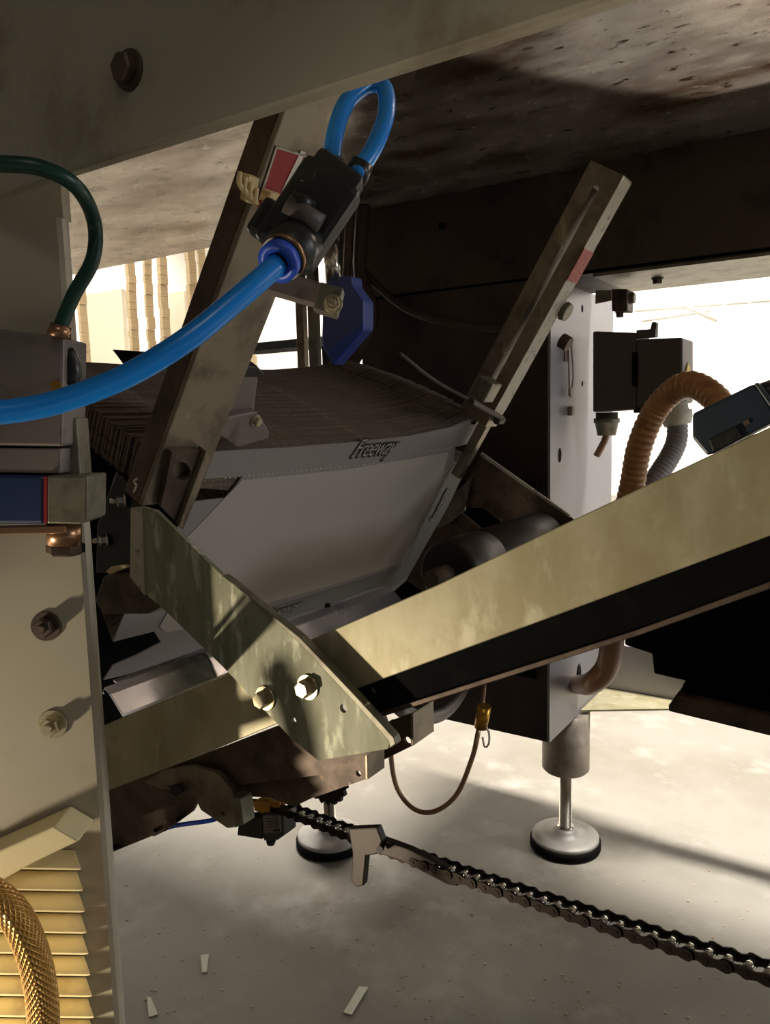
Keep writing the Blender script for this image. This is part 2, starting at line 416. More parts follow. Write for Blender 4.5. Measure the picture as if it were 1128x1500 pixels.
# ============================== far background
def sheet_stack(u, v0, w, y, h, label):
    p = PY(u, v0, y); x = p.x
    g = G(); z = 0; i = 0
    while z < h:
        hh = .05 + .03 * random.random(); dx = random.uniform(-.006, .006)
        g.box((x + dx, y, z + hh / 2), (w, 0, 0), (0, .03, 0), (0, 0, hh / 2 - .001)); z += hh
    return tag(part('sheet_stack', g, 'tan_sheet'), label, 'stack of sheets', 'tall sheet stacks in the bright hall')
YB = 3.6
for (u, w, lb) in ((124, .016, 'tall beige sheet stack nearest the dark cabinet post'), (197, .017, 'tall beige sheet stack, wide, second from the left'),
                   (222, .010, 'thin tall beige sheet stack in the middle of three close ones'), (243, .017, 'tall beige sheet stack right of the thin one'),
                   (285, .016, 'tall beige sheet stack left of the leaning steel arm'), (301, .007, 'very thin beige sheet stack beside the leaning steel arm'), (368, .009, 'thin beige sheet stack seen right of the leaning steel arm')):
    sheet_stack(u, 500, w, YB, 1.9, lb)
g = G()
def bg_panel(u0, u1, v0, v1, y, name, label, cat, m):
    a = PY(u0, v0, y); b = PY(u1, v1, y)
    g = G().box(((a.x + b.x) / 2, y, a.z / 2), (abs(b.x - a.x) / 2, 0, 0), (0, .02, 0), (0, 0, a.z / 2)); return tag(part(name, g, m), label, cat)
bg_panel(128, 192, 432, 600, 3.9, 'packing_board', 'cream packing board standing behind the sheet stacks at left', 'board', 'cream_sheet')
bg_panel(250, 282, 430, 600, 3.9, 'packing_board', 'cream packing board standing behind the sheet stacks near the arm', 'board', 'cream_sheet')
# electric trunking seen through the gap right of the arm
a = PY(378, 498, 3.4); b = PY(470, 508, 3.4)
g = G().box(((a.x + b.x) / 2, 3.4, a.z - .05), ((b.x - a.x) / 2 + .1, 0, 0), (0, .1, 0), (0, 0, .022)).box((b.x + .06, 3.4, (a.z - .07) / 2), (.03, 0, 0), (0, .03, 0), (0, 0, (a.z - .07) / 2)); tag(part('pallet_rack_bar', g, 'black'), 'dark horizontal bar in the bright gap beside the steel arm', 'rack bar')
for (u, wd, m, lb) in ((443, .0075, 'arm', 'beige steel upright left of the blue guard'), (461, .0085, 'galv_dark', 'pale steel upright nearest the blue guard')):
    p = PY(u, 500, 1.0)
    g = G().box((p.x, 1.0, (1.084 + .5) / 2), (wd * 1.0, 0, 0), (0, .006, 0), (0, 0, (1.084 - .5) / 2)); tag(part('upright_strip', g, m, None, .001), lb, 'upright')
# right hall: faint frames of a guard seen through the bay
HX = thing('guard_frame', 'faint pale wire guard frame beyond the open bay', 'guard frame', PY(1060, 700, 5.0))
for (u0, v0, u1, v1, r) in ((1062, 430, 1055, 720, .012), (1098, 430, 1092, 720, .012), (930, 455, 1128, 440, .012), (940, 470, 1040, 455, .012), (1000, 445, 1050, 470, .015)):
    part('rail', G().tube([PY(u0, v0, 5.0), PY(u1, v1, 5.0)], r, 10), 'wall', HX)

# ============================== carton magazine: front blank and stack
CB = -.352
TH = .0012
def pn(l, c): return [PN(u, v, c) for u, v in l]
blank_out = [(228, 668), (310, 662), (420, 656), (520, 648), (600, 639), (660, 626), (688, 615), (690, 622), (697, 621), (700, 610), (716, 617), (704, 645), (667, 655), (665, 677), (690, 672), (655, 745), (618, 815), (622, 838), (598, 848), (575, 868), (500, 895), (380, 938), (180, 905), (250, 790), (283, 735), (330, 730), (356, 697), (285, 703), (215, 706)]
g = G().prism(pn(blank_out, CB), -N * TH)
BL = thing('carton_blank', 'grey and white printed carton blank at the front of the stack', 'carton blank', PN(480, 900, CB))
part('blank_sheet', g, 'board', BL)
# lighter main panel, a raised flat face (0.4 mm board ply)
g = G().prism(pn([(354, 704), (500, 689), (600, 673), (657, 663), (650, 692), (618, 757), (585, 826), (490, 856), (387, 885), (225, 880), (262, 800)], CB + .0006), -N * .0006)
part('main_panel', g, 'board_panel', BL, 0, 'paler plain main panel')
g = G().prism(pn([(667, 678), (689, 674), (655, 745), (618, 815), (620, 832), (598, 844), (572, 862), (497, 888), (400, 920), (396, 890), (492, 861), (590, 830), (622, 760), (655, 694)], CB + .0005), -N * .0005)
part('border_strip', g, 'board_strip', BL, 0, 'darker grey printed border')
g = G()
for i in range(16):
    u = 625 + i * 2.3; v = 661.5 - (u - 625) * .16
    g.box(PN(u, v, CB + .001), YA * .0008, E * .0003, N * .0002)
for i in range(34):
    u = 330 + i * 7; v = 700 - (u - 330) * .095
    g.box(PN(u, v, CB + .001), YA * .0011, E * .0002, N * .0002)
part('perforation', g, 'white', BL, 0, 'row of white perforation marks')
def text_mesh(txt, origin, xdir, ydir, size, shear, off, ext, spc=.9):
    cu = bpy.data.curves.new('lettering', 'FONT'); cu.body = txt; cu.size = 1; cu.shear = shear; cu.offset = off; cu.extrude = 0.0
    cu.align_x = 'CENTER'; cu.align_y = 'CENTER'; cu.space_character = spc; cu.resolution_u = 3
    o = bpy.data.objects.new('lettering', cu); COL.objects.link(o)
    dg = bpy.context.evaluated_depsgraph_get(); me = bpy.data.meshes.new_from_object(o.evaluated_get(dg))
    xd = V(xdir).normalized() * size[0]; yd = V(ydir).normalized() * size[1]; nd = xd.cross(yd).normalized()
    g = G()
    for v in me.vertices: g.v.append(V(origin) + xd * v.co.x + yd * v.co.y + nd * ext)
    for p in me.polygons: g.face(p.vertices)
    bpy.data.objects.remove(o); bpy.data.curves.remove(cu); bpy.data.meshes.remove(me)
    return g
def logo(u, v, c, xd, yd, sx, sy, parent, nm='logo'):
    p = PN(u, v, c)
    # black letters with a thin white core
    g = text_mesh('Freeway', p, xd, yd, (sx, sy), .4, .055, .0003); L = part(nm, g, 'ink', parent)
    g = text_mesh('Freeway', p, xd, yd, (sx, sy), .4, -.008, .0006); part('letter_core', g, 'board_panel', L)
logo(549, 656, CB + .0006, YA, E, .0235, .030, BL)
rv = PN(652, 715, CB) - PN(622, 775, CB)
logo(643, 742, CB + .0015, rv, N.cross(rv), .0165, .022, BL, 'side_logo')
logo(413, 893, CB + .001, YA, E, .018, .016, BL, 'lower_logo')

# the stack behind it: every blank its own sheet
st_out = [(228, 668), (310, 662), (420, 655), (520, 648), (600, 639), (660, 626), (688, 612), (716, 617), (704, 645), (667, 655), (665, 676), (690, 672), (655, 745), (618, 815), (598, 848), (440, 893), (415, 820), (380, 745), (350, 720), (300, 716), (215, 722)]
NB = 84
base = None
org = PN(480, 700, CB)
d_rise = (-N * .72 + V((-1, 0, 0)) * .28)
pos = V(); 
for i in range(1, NB + 1):
    t = i / NB
    ang = math.radians(30 - 14 * t)
    pos = pos + V((-math.cos(ang), 0, math.sin(ang))) * .0024
    jy = random.uniform(-.0016, .0016); je = random.uniform(-.0012, .0012)
    if base is None:
        g = G().prism(pn(st_out, CB), -N * TH)
        o = part('carton_blank', g, 'board_edge'); base = o; bl0 = o.location.copy()
    else:
        o = base.copy(); COL.objects.link(o)
    o.location = bl0 + pos + V((0, jy, 0)) + E * je
    tag(o, 'brown-edged carton blank packed in the stack behind the front blank', 'carton blank', 'carton blanks packed in the magazine')

# ============================== left guide arm
CN = -.334
A = thing('magazine_guide', 'wide leaning steel guide arm with red number label, left of the carton stack', 'guide arm', PN(215, 735, CN))
pl = PN(206, 742, CN); ph = PN(446, 80, CN); hy = .345
L = (ph - pl).dot(E)
pl = V((pl.x, hy, pl.z))
g = G()
g.prism([pl, pl + E * L, pl + E * L + YA * .050, pl + YA * .050], -N * .004)
part('arm_face', g, 'arm', A, .0008)
g = G().prism([pl - N * .004 - YA * .0, pl - N * .004 + E * L, pl - N * .020 + E * L, pl - N * .020], (0, .004, 0)); part('side_flange', g, 'brown_steel', A, .0008)
g = G().prism([pl - N * .004 + YA * .046, pl - N * .004 + E * L + YA * .046, pl - N * .020 + E * L + YA * .046, pl - N * .020 + YA * .046], (0, .004, 0)); part('side_flange', g, 'brown_steel', A, .0008)
lb = pn([(405, 214), (466, 233), (450, 300), (382, 283)], CN + .0006)
LB = part('number_label', G().prism(lb, -N * .0005), 'red', A, 0, 'red label with white number')
part('digits', text_mesh('10', PN(437, 258, CN + .0008), YA, E, (.030, .034), .15, .02, .0002), 'white', LB)
g = G(); g.prism(pn([(405, 214), (466, 233), (465, 236), (404, 217)], CN + .001), -N * .0005); g.prism(pn([(405, 214), (407, 215), (385, 284), (382, 283)], CN + .001), -N * .0005)
part('label_edge', g, 'scale', LB)
# ivory cable tie wrapped on the arm edge
Ti = thing('cable_tie', 'small ivory ribbed cable tie on the left guide arm', 'cable tie', PN(372, 275, CN))
g = G()
for i in range(4):
    g.tube([PN(352 + i * 8, 252 + i * 8, CN + .006), PN(350 + i * 8, 268 + i * 8, CN + .008), PN(358 + i * 6, 280 + i * 6, CN + .006)], .0014, 8)
g.prism(pn([(365, 258), (380, 262), (372, 300), (360, 296)], CN + .006), -N * .005)
part('tie_band', g, 'ivory', Ti, 0)
part('tie_head', G().box(PN(399, 292, CN + .006), YA * .007, E * .004, N * .004), 'ivory', Ti, .001)
part('red_dot', G().cyl(PN(381, 299, CN + .003), PN(381, 299, CN + .006), .0022, .0022, 16), 'red', Ti)

# upper retaining bracket on left arm
K = thing('retaining_bracket', 'square steel tube and plate holding the stack top beside the left arm', 'bracket', PN(340, 600, CN - .01))
bb = pn([(296, 548), (330, 548), (380, 547), (370, 628), (300, 634)], CN - .010)
part('square_tube', G().prism(bb, -N * .030), 'grey_block', K, .002)
part('tube_top', G().prism(pn([(296, 540), (378, 537), (388, 548), (386, 553), (296, 553)], CN - .009), -N * .032), 'blackplastic', K, .001)  # solid black cap put in for the dark open top of the tube
part('holding_plate', G().prism(pn([(303, 622), (330, 612), (376, 603), (395, 632), (394, 642), (346, 656)], CN - .004), -N * .006), 'grey_block', K, .001)
bolt(K, PN(374, 615, CN - .004), N, .0035, .004, 1.3)
# lower slotted bracket on left arm
K2 = thing('slotted_bracket', 'dark slotted plate bracket screwed to the foot of the left guide arm', 'bracket', PN(270, 720, CN + .003))
ho = [PN(266 + 13 * math.cos(a) + 2 * math.sin(a), 690 + 14 * math.sin(a), CN + .006) for a in [i * math.pi / 8 for i in range(16)]]
g = G().prism(pn([(252, 662), (302, 661), (310, 672), (268, 776), (236, 742)], CN + .006), -N * .004, [ho]); part('plate', g, 'brown_steel', K2, 0)
g = G().prism(pn([(302, 661), (310, 672), (268, 776), (262, 770)], CN + .010), -N * .008); part('plate_lip', g, 'arm', K2, .0006)

# ============================== front galvanised plate (plane just in front of the conveyor rail)
YF = .345
P = thing('guide_plate', 'large bolted galvanised plate slanting down across the conveyor rail', 'plate', PY(400, 950, YF))
def py(l, y): return [PY(u, v, y) for u, v in l]
ph_ = [circ(PY(430, 1056, YF), XA, ZA, .0022, 14), circ(PY(503, 1038, YF), XA, ZA, .0026, 14), circ(PY(421, 997, YF), XA, ZA, .0007, 8)]
g = G().prism(py([(207, 742), (228, 748), (325, 843), (440, 935), (520, 1020), (574, 1078), (568, 1097), (466, 1114), (430, 1085), (325, 975), (235, 888), (211, 868)], YF), (0, .003, 0), ph_)
part('plate_sheet', g, 'galv_plate', P, 0)
g = G().prism(py([(326, 842), (440, 934), (520, 1018), (577, 1080), (580, 1090), (571, 1097), (569, 1086), (518, 1028), (437, 941), (360, 874)], YF - .002), (0, .006, 0))
part('folded_lip', g, 'galv_dark', P, .0006, 'bright folded edge')
for (u, v) in ((390, 1022), (452, 1006)):
    bolt(P, PY(u, v, YF), (0, -1, 0), .0055, .006, 1.45)
g = G().prism(py([(191, 744), (207, 742), (211, 872), (190, 845)], YF - .001), (0, .003, 0)); part('end_flange', g, 'scale', P, .0004)
g = G().prism(py([(196, 715), (208, 745), (200, 850), (178, 838), (140, 840), (142, 770), (170, 690)], YF + .012), (0, .004, 0))
part('back_plate', g, 'blackplastic', P, .001, 'dark back plate with two hex bolts')
for (u, v) in ((184, 733), (158, 791)):
    bolt(P, PY(u, v, YF + .012), (-.5, -.8, 0), .0042, .005, 1.2, stud=.006, m='chrome')
part('wire_clip', G().tube([PY(196, 722, YF), PY(201, 712, YF), PY(197, 705, YF), PY(203, 700, YF)], .0012, 8), 'chrome', P)

# ============================== inclined conveyor
YR = .356
CV = thing('conveyor', 'inclined conveyor with long cream galvanised side rail and black belt edge', 'conveyor', PY(600, 950, YR))
top = [(140, 1068), (330, 985), (450, 939), (640, 857), (830, 766), (1128, 626), (1330, 531)]
bot = [(1330, 707), (1128, 785), (830, 896), (520, 1010), (411, 1058), (296, 1106), (140, 1165)]
g = G().prism(py(top + bot, YR), (0, .003, 0))
part('side_rail', g, 'galv', CV, .0006, 'cream galvanised side rail')
def strip(top, y0, dy, dz, name, m):
    a = py(top, y0); g = G(); b = len(g.v)
    n = len(a)
    g.prism(a + [p + V((0, 0, -dz)) for p in reversed(a)], (0, dy, 0)); return part(name, g, m, CV)
strip(top, YR + .003, .010, .002, 'rail_top_flange', 'galv')
bb = [(1330, 712), (1128, 790), (830, 899), (520, 1014)]
g = G().prism(py([(520, 1010), (830, 892), (1128, 781), (1330, 704), (1330, 790), (1128, 864), (935, 925), (552, 1047), (530, 1040)], YR + .004), (0, .02, 0))
part('belt_guard', g, 'black', CV, .001, 'black strip under the rail')
g = G().prism(py([(552, 1045), (935, 922), (1128, 852), (1330, 776), (1330, 785), (1128, 862), (935, 931), (560, 1050)], YR + .001), (0, .004, 0))
part('guard_edge', g, 'brown_steel', CV, .0004)
# underside cross plates left
g = G().prism(py([(140, 1165), (296, 1106), (411, 1062), (560, 1048), (575, 1090), (470, 1135), (350, 1150), (250, 1180), (150, 1215)], YR + .03), (0, .004, 0))
part('inner_side_plate', g, 'brown_steel', CV, 0)
# far side rail + gusset
FP = thing('far_guide_plate', 'dark steel plate with cut-out below the right guide arm', 'plate', PY(740, 740, .84))
part('plate_sheet', G().prism(py([(706, 664), (834, 756), (870, 790), (840, 850), (640, 880), (595, 850), (640, 770), (665, 735)], .845), (0, .003, 0), [py([(668, 744), (706, 744), (764, 787), (716, 784)], .845)]), 'brown_steel', FP, 0)
part('bright_edge', G().prism(py([(705, 663), (835, 755), (834, 758), (703, 667)], .842), (0, .004, 0)), 'scale', FP)
part('mounting_lug', G().prism(py([(668, 720), (690, 700), (680, 748), (655, 768), (638, 775)], .838), (0, .004, 0)), 'galv_dark', FP, .0005)
RL = thing('drive_roller', 'brown worn roller below the right end of the carton blank', 'roller', PY(680, 840, .70))
part('roller_body', G().cyl(PY(655, 840, .60), PY(655, 840, .60) + V((0, .22, 0)), .030, .030, 40, [(0, .026), (.02, .03), (.3, .03), (.31, .027), (.34, .027), (.35, .03), (.98, .03), (1, .026)]), 'oily', RL)
part('axle', G().cyl(PY(655, 840, .60) - V((0, .03, 0)), PY(655, 840, .60) + V((0, .244, 0)), .008), 'brown_steel', RL)

# tray under the blanks
TR = thing('delivery_tray', 'shiny folded steel tray under the lower edge of the carton blanks', 'tray', (-.388, .45, .58))
def xz(u, v, y): p = PY(u, v, y); return (p.x, p.z)
kA = PY(305, 953, .352); lA = PY(335, 985, .352)
print('TRAY', kA, PX(175, 996, kA.x), lA, PX(190, 1055, lA.x), PX(560, 868, kA.x), PX(560, 876, lA.x))
ysk = PX(148, 1005, kA.x).y; ysl = PX(180, 1050, lA.x).y; yr = PX(566, 868, kA.x).y
g = G()
def sheet(prof, y0, y1, name, bev):
    up = [V((x, y0, z)) for x, z in prof]; dn = [V((x, y0, z - .0015)) for x, z in reversed(prof)]
    return part(name, G().prism(up + dn, (0, y1 - y0, 0)), 'tray', TR, bev)
sheet([(kA.x - .005, kA.z + .001), (kA.x - .001, kA.z)], ysk + .012, yr, 'rear_flange', .0004)
mx_ = (kA.x * .55 + lA.x * .45); mz = kA.z * .75 + lA.z * .25
sheet([(kA.x + .0012, kA.z - .002), (kA.x + .003, kA.z + .0015), (mx_, mz + .001), (lA.x, lA.z)], ysl, yr, 'front_lip', .0006)
rp = PX(480, 891, kA.x - .003); part('rivet', G().cyl(rp, rp + ZA * .004, .003, .002, 14), 'black', TR)

# lower-left corner: hood, blank flap
HD = thing('stack_support', 'dark brown angled support with ivory pad beside the cabinet post', 'bracket', PY(170, 870, .38))
g = G().prism(py([(150, 845), (170, 835), (205, 842), (238, 888), (215, 900), (150, 900), (138, 880)], .354), (0, .05, 0)); part('support_block', g, 'brown_steel', HD, .002)
part('ivory_pad', G().prism(py([(154, 838), (162, 830), (176, 828), (179, 833), (160, 841)], .350), (0, .012, 0)), 'ivory', HD, .0005)
FL = thing('carton_flap', 'grey lower flap of a carton blank resting above the tray at left', 'carton flap', PN(220, 910, -.345))
g = G().prism(pn([(166, 940), (184, 896), (214, 878), (232, 880), (250, 902), (300, 925), (330, 955), (300, 956), (178, 990), (152, 996), (165, 975), (200, 960), (236, 941), (226, 925)], -.345), -N * .0012); part('flap_sheet', g, 'board', FL)
part('flap_window', G().prism(pn([(234, 918), (246, 897), (271, 921), (243, 927)], -.344), -N * .0008), 'board_panel', FL)
g = G()
for i in range(9):
    g.prism(pn([(146 + i * 4, 886), (149 + i * 4, 886), (168 + i * 1.5, 936), (165 + i * 1.5, 938)], -.360 - i * .001), -N * .001)
part('flap_edges', g, 'board_edge', FL)

# black sheets added to block the bright background and keep the void dark
MB = thing('void_darkening_sheet', 'black sheet added to darken the void behind the left guide arm', 'plate', (-.75, .7, .5))
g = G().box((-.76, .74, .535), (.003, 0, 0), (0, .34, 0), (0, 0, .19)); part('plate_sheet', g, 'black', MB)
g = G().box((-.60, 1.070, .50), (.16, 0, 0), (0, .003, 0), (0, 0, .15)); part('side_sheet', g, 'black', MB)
# black wedge above stack left
WG = thing('wedge_guide', 'black pointed guide plate above the left end of the stack', 'guide plate', PY(240, 540, .62))
part('plate_sheet', G().prism(py([(164, 512), (215, 515), (262, 540), (300, 530), (300, 585), (250, 582), (205, 560), (185, 540)], .62), (0, .006, 0)), 'black', WG, .001)

# ============================== right guide arm
RA = thing('magazine_guide', 'slotted leaning guide arm with faded red tape, right of the carton stack', 'guide arm', PN(640, 760, CN))
q0 = PN(738, 622, CN); q1 = PN(921, 263, CN); hy = .822
base_ = V((q0.x, hy, q0.z)); LL = (V((q1.x, hy, q1.z)) - base_).dot(E)
lo = -.075; 
def ra(s, n, y=0): return base_ + E * s - N * n + YA * y
s1 = LL
slot = [ra(.04, .017), ra(.04, .023)] + [ra(s1 - .02 + .004 * math.sin(a), .020 + .003 * math.cos(a)) for a in [i * math.pi / 6 for i in range(7)]]
slot = [ra(.03, .0165), ra(s1 - .022, .0165), ra(s1 - .018, .0185), ra(s1 - .018, .0215), ra(s1 - .022, .0235), ra(.03, .0235)]
g = G().prism([ra(-.002, 0), ra(s1, 0), ra(s1, .040), ra(-.002, .040)], (0, .030, 0), [slot]); part('slotted_bar', g, 'arm', RA, 0)
g = G().prism([ra(lo, 0, .004), ra(-.002, 0, .004), ra(-.002, .012, .004), ra(lo, .012, .004)], (0, .012, 0)); part('lower_bar', g, 'arm', RA, .0005)
g = G().prism([ra(.02, -.0006), ra(s1 - .002, -.0006), ra(s1 - .002, 0), ra(.02, 0)], (0, .0295, 0)); part('scale_tape', g, 'scale', RA, 0, 'whitish scale tape')
def srt(v0):
    best = None
    for i in range(600):
        s_ = i / 600 * LL; p = ra(s_, 0, .007) - CAM; vv = 750 - p.dot(U) / p.dot(F) * FPX
        if best is None or abs(vv - v0) < best[0]: best = (abs(vv - v0), s_)
    return best[1]
sa, sb = srt(365), srt(411)
g = G().prism([ra(sa, -.0012), ra(sb, -.0012), ra(sb, .0002), ra(sa, .0002)], (0, .0300, 0)); part('red_tape', g, 'redtape', RA)
# clamp parts on arm
part('clamp_disc', G().cyl(PN(826, 455, CN + .001), PN(826, 455, CN + .001) + N * .006, .011, .010, 24), 'galv_dark', RA)
part('clamp_knob', G().cyl(PN(822, 498, CN - .004), PN(822, 498, CN - .004) + N * .012, .009, .009, 20), 'brown_steel', RA, .001)
part('foot_clamp', G().box(PN(712, 570, CN - .01) , YA * .013, E * .012, N * .01), 'galv_dark', RA, .002)
part('pressure_finger', G().tube([PN(690, 588, CN - .004), PN(735, 614, CN + .002), PN(727, 617, CN + .004)], .004, 8), 'beam', RA)
part('cross_rod', G().tube([PN(584, 517, CN - .05), PN(640, 560, CN - .03), PN(700, 592, CN - .008)], .0024, 10), 'beam', RA)

# ============================== pneumatic fitting and blue hoses
D1 = .395
BH = thing('air_hose', 'bright blue air hose sweeping from the black fitting to the left edge', 'hose', PF(395, 392, .40))
part('hose_tube', G().tube([PF(-60, 604, .33), PF(0, 604, .335), (PF(80, 590, .34)), PF(180, 553, .345), PF(270, 500, .35), PF(345, 440, .36), PF(408, 386, .372)], .0053, 28), 'blue', BH)
LH = thing('air_hose', 'blue air hose looping upward from the black fitting to the front beam', 'hose', PF(520, 250, .41))
part('hose_tube', G().tube([PF(484, 262, .40), PF(490, 200, .405), PF(508, 150, .412), PF(540, 124, .42), PF(562, 128, .42), PF(566, 165, .41), PF(548, 215, .402), PF(520, 258, .395)], .0044, 24), 'blue', LH)
VF = thing('flow_control_valve', 'black pneumatic flow control valve on the left guide arm', 'valve', PF(450, 320, D1))
def fr(u0, v0, u1, v1, d): return PF(u0, v0, d), PF(u1, v1, d)
ax = (PF(490, 300, D1) - PF(420, 270, D1)).normalized(); up = Fh.cross(ax).normalized() * -1
dl = (PF(410, 395, D1) - PF(500, 260, D1)).normalized()         # long axis of the body, down left
cr = Fh.cross(dl).normalized()
def fbox(u, v, d, hl, hc, hd): return G().box(PF(u, v, d), dl * hl, cr * hc, Fh * hd)
part('valve_body', fbox(452, 318, D1, .024, .016, .010), 'blackplastic', VF, .004)
part('valve_head', fbox(487, 268, D1, .010, .013, .009), 'blackplastic', VF, .003)
part('side_ear', fbox(400, 330, D1 + .004, .010, .010, .006), 'blackplastic', VF, .003)
a, b = PF(440, 352, D1 - .004), PF(412, 380, .374)
part('hose_port', G().cyl(a, b, .0125, .0100, 28, [(0, .0125), (.6, .0125), (.65, .0110), (1, .0106)]), 'blackplastic', VF)
dd = (b - a).normalized()
part('release_collar', G().ring(PF(410, 382, .372) - dd * .002, dd, .0098, .0052, .005), 'collar', VF, 0, 'blue push-in release collar')
part('metal_ring', G().ring(PF(414, 378, .374) - dd * .0028, dd, .0108, .006, .002), 'copper', VF)
for (u, v, ul, vl) in ((484, 262, 488, 232), (520, 262, 531, 238)):
    part('port_sleeve', G().cyl(PF(u, v, .398), PF(ul, vl, .398), .0062, .0058, 20), 'blackplastic', VF)
part('adjusting_screw', G().cyl(PF(455, 300, D1 - .008), PF(430, 292, D1 - .014), .0048, .0042, 20), 'blackplastic', VF)
part('thumb_lobe', G().cyl(PF(418, 330, D1 - .004), PF(408, 322, D1 - .014), .006, .0048, 18), 'blackplastic', VF)
part('thumb_lobe', G().cyl(PF(452, 262, D1 - .002), PF(448, 252, D1 - .010), .0055, .0045, 18), 'blackplastic', VF)
a, b = PF(420, 300, D1 - .012), PF(470, 330, D1 - .012)
part('name_plate', G().cyl(a, b, .0052, .0052, 18), 'darkgrey', VF)
part('back_strap', G().tube([PF(522, 262, D1 + .006), PF(512, 300, D1 + .008), PF(490, 335, D1 + .008), PF(470, 360, D1 + .01)], .0022, 8), 'galv_dark', VF)

CL = thing('clamp_block', 'grey clamp block with a hex nut under the black valve', 'clamp', PF(450, 435, .43))
a = PF(392, 412, .43); b = PF(498, 442, .43); e = (b - a).normalized(); n2 = Fh.cross(e).normalized()
part('block', G().box((a + b) / 2, e * .0205, n2 * .0062, Fh * .007), 'grey_block', CL, .0012)
part('end_block', G().box(PF(482, 441, .425), e * .0065, n2 * .0075, Fh * .008), 'galv_dark', CL, .001)
bolt(CL, PF(488, 445, .417), -Fh, .0042, .004, 1.2, stud=.003)
# blue guard with pipe
GD = thing('blue_guard', 'dark blue plastic guard hanging on a short steel pipe', 'guard', PY(500, 450, .78))
YG = .66
part('guard_shell', G().prism(py([(478, 410), (492, 412), (494, 404), (515, 404), (516, 418), (532, 440), (532, 482), (486, 536), (470, 505), (472, 430)], YG), (0, .02, 0)), 'bluebag', GD, .003)
part('folded_bottom', G().prism(py([(478, 516), (532, 472), (532, 484), (487, 535)], YG - .001), (0, .003, 0)), 'collar', GD, .001, 'lighter folded lower edge')
part('pipe', G().cyl(PY(489, 416, YG + .012), PY(484, 352, YG + .012), .0085, .0085, 24), 'chrome', GD)
part('pipe_upper', G().cyl(PY(484, 352, YG + .012), PY(478, 250, YG + .012), .010, .010, 24), 'brown_steel', GD)

# cables hanging over the dark panel
CBk = thing('cable_bundle', 'dark cables sagging across the brown side panel', 'cables', PY(600, 400, 1.02))
part('cable', G().tube([PY(520, 320, 1.03), PY(516, 370, 1.03), PY(545, 410, 1.03), PY(600, 455, 1.03), (PY(680, 478, 1.04)), PY(742, 482, 1.05)], .006, 12), 'beam', CBk)
part('cable', G().tube([PY(532, 300, 1.02), PY(528, 400, 1.02), PY(545, 470, 1.02), PY(500, 560, 1.02)], .011, 12), 'beam', CBk)
part('cable', G().tube([PY(512, 320, 1.0), PY(508, 400, 1.0), PY(500, 470, 1.0), PY(498, 560, 1.0)], .007, 12), 'brown_steel', CBk)
part('panel_screw', G().cyl(PY(647, 331, YP), PY(647, 331, YP - .006), .006, .005, 12), 'black', CBk)

# ============================== right side: control box, conduits, sensor
YX = 1.18
JB = thing('control_box', 'dark grey two-part control box on the right of the pale leg box', 'control box', PY(935, 560, YX))
part('box_body', G().prism([PY(868, 485, YX), PY(932, 487, YX), PY(932, 600, YX), PY(868, 604, YX)], (0, .075, 0)), 'darkgrey', JB, .003)
part('box_lid', G().prism([PY(932, 497, YX), PY(1000, 494, YX), PY(1000, 590, YX), PY(932, 597, YX)], (0, .07, 0)), 'darkgrey', JB, .003)
part('lid_seam', G().prism(py([(926, 516), (934, 516), (934, 566), (926, 566)], YX - .002), (0, .004, 0)), 'black', JB)
part('latch', G().box(PY(948, 489, YX + .01), XA * .014, YA * .008, ZA * .006), 'darkgrey', JB, .001)
part('latch_lever', G().prism(py([(950, 490), (955, 471), (962, 472), (961, 492)], YX + .005), (0, .012, 0)), 'darkgrey', JB, .001)
part('latch', G().box(PY(940, 599, YX + .01), XA * .010, YA * .008, ZA * .006), 'blackplastic', JB, .001)
a = PY(889, 604, YX + .03); part('cable_gland', G().cyl(a, a - ZA * .036, .017, .014, 24, [(0, .017), (.25, .017), (.26, .020), (.45, .020), (.46, .018), (1, .014)]), 'galv_dark', JB)
part('gland_cable', G().tube([PY(889, 632, YX + .03), PY(886, 645, YX + .03), PY(874, 668, YX + .03)], .0055, 12), 'brownpipe', JB)
q = PY(1001, 540, YX); part('warning_label', G().prism([PY(1001, 528, YX) + V((0, .03, 0)), q + V((.0005, .01, -.008)), q + V((.0005, .05, -.008))], (.0008, 0, 0)), 'yellow', JB)
JC = thing('junction_fitting', 'brown square fitting with nut at the column top under the rear beam', 'fitting', PY(910, 436, YP + .06))
part('fitting_body', G().prism(py([(895, 423), (919, 423), (919, 456), (896, 456)], YP + .05), (0, .03, 0)), 'brown_steel', JC, .002)
bolt(JC, PY(908, 457, YP + .065), (0, 0, -1), .006, .006, 1.1, m='brown_steel')
bolt(JC, PY(920, 437, YP + .065), (1, 0, 0), .008, .008, 1.1, m='galv_dark')
part('fitting_tab', G().prism(py([(872, 425), (896, 425), (896, 440), (872, 445)], YP + .03), (0, .003, 0)), 'galv_dark', JC, .0005)

BC = thing('corrugated_conduit', 'brown corrugated conduit arching behind the conveyor rail', 'conduit', PF(930, 720, .95))
part('conduit_tube', G().tube([PF(905, 800, .95), PF(925, 715, .95), PF(938, 650, .94), PF(965, 594, .93), PF(1005, 563, .90), PF(1042, 578, .87), PF(1070, 615, .84), PF(1090, 660, .8)], .0150, 24, ridge=.0006, pitch=.0080), 'corr', BC)
GC = thing('corrugated_conduit', 'grey corrugated conduit rising to the white gland behind the brown one', 'conduit', PF(960, 720, 1.1))
part('conduit_tube', G().tube([PF(930, 740, 1.08), PF(968, 690, 1.10), PF(990, 650, 1.12), PF(992, 618, 1.13), PF(990, 600, 1.13)], .0145, 22, ridge=.0006, pitch=.0065), 'corr_grey', GC)
part('gland', G().cyl(PF(993, 622, 1.13), PF(988, 590, 1.13), .021, .018, 24, [(0, .019), (.3, .022), (.6, .022), (.62, .018), (1, .018)]), 'paper', GC)
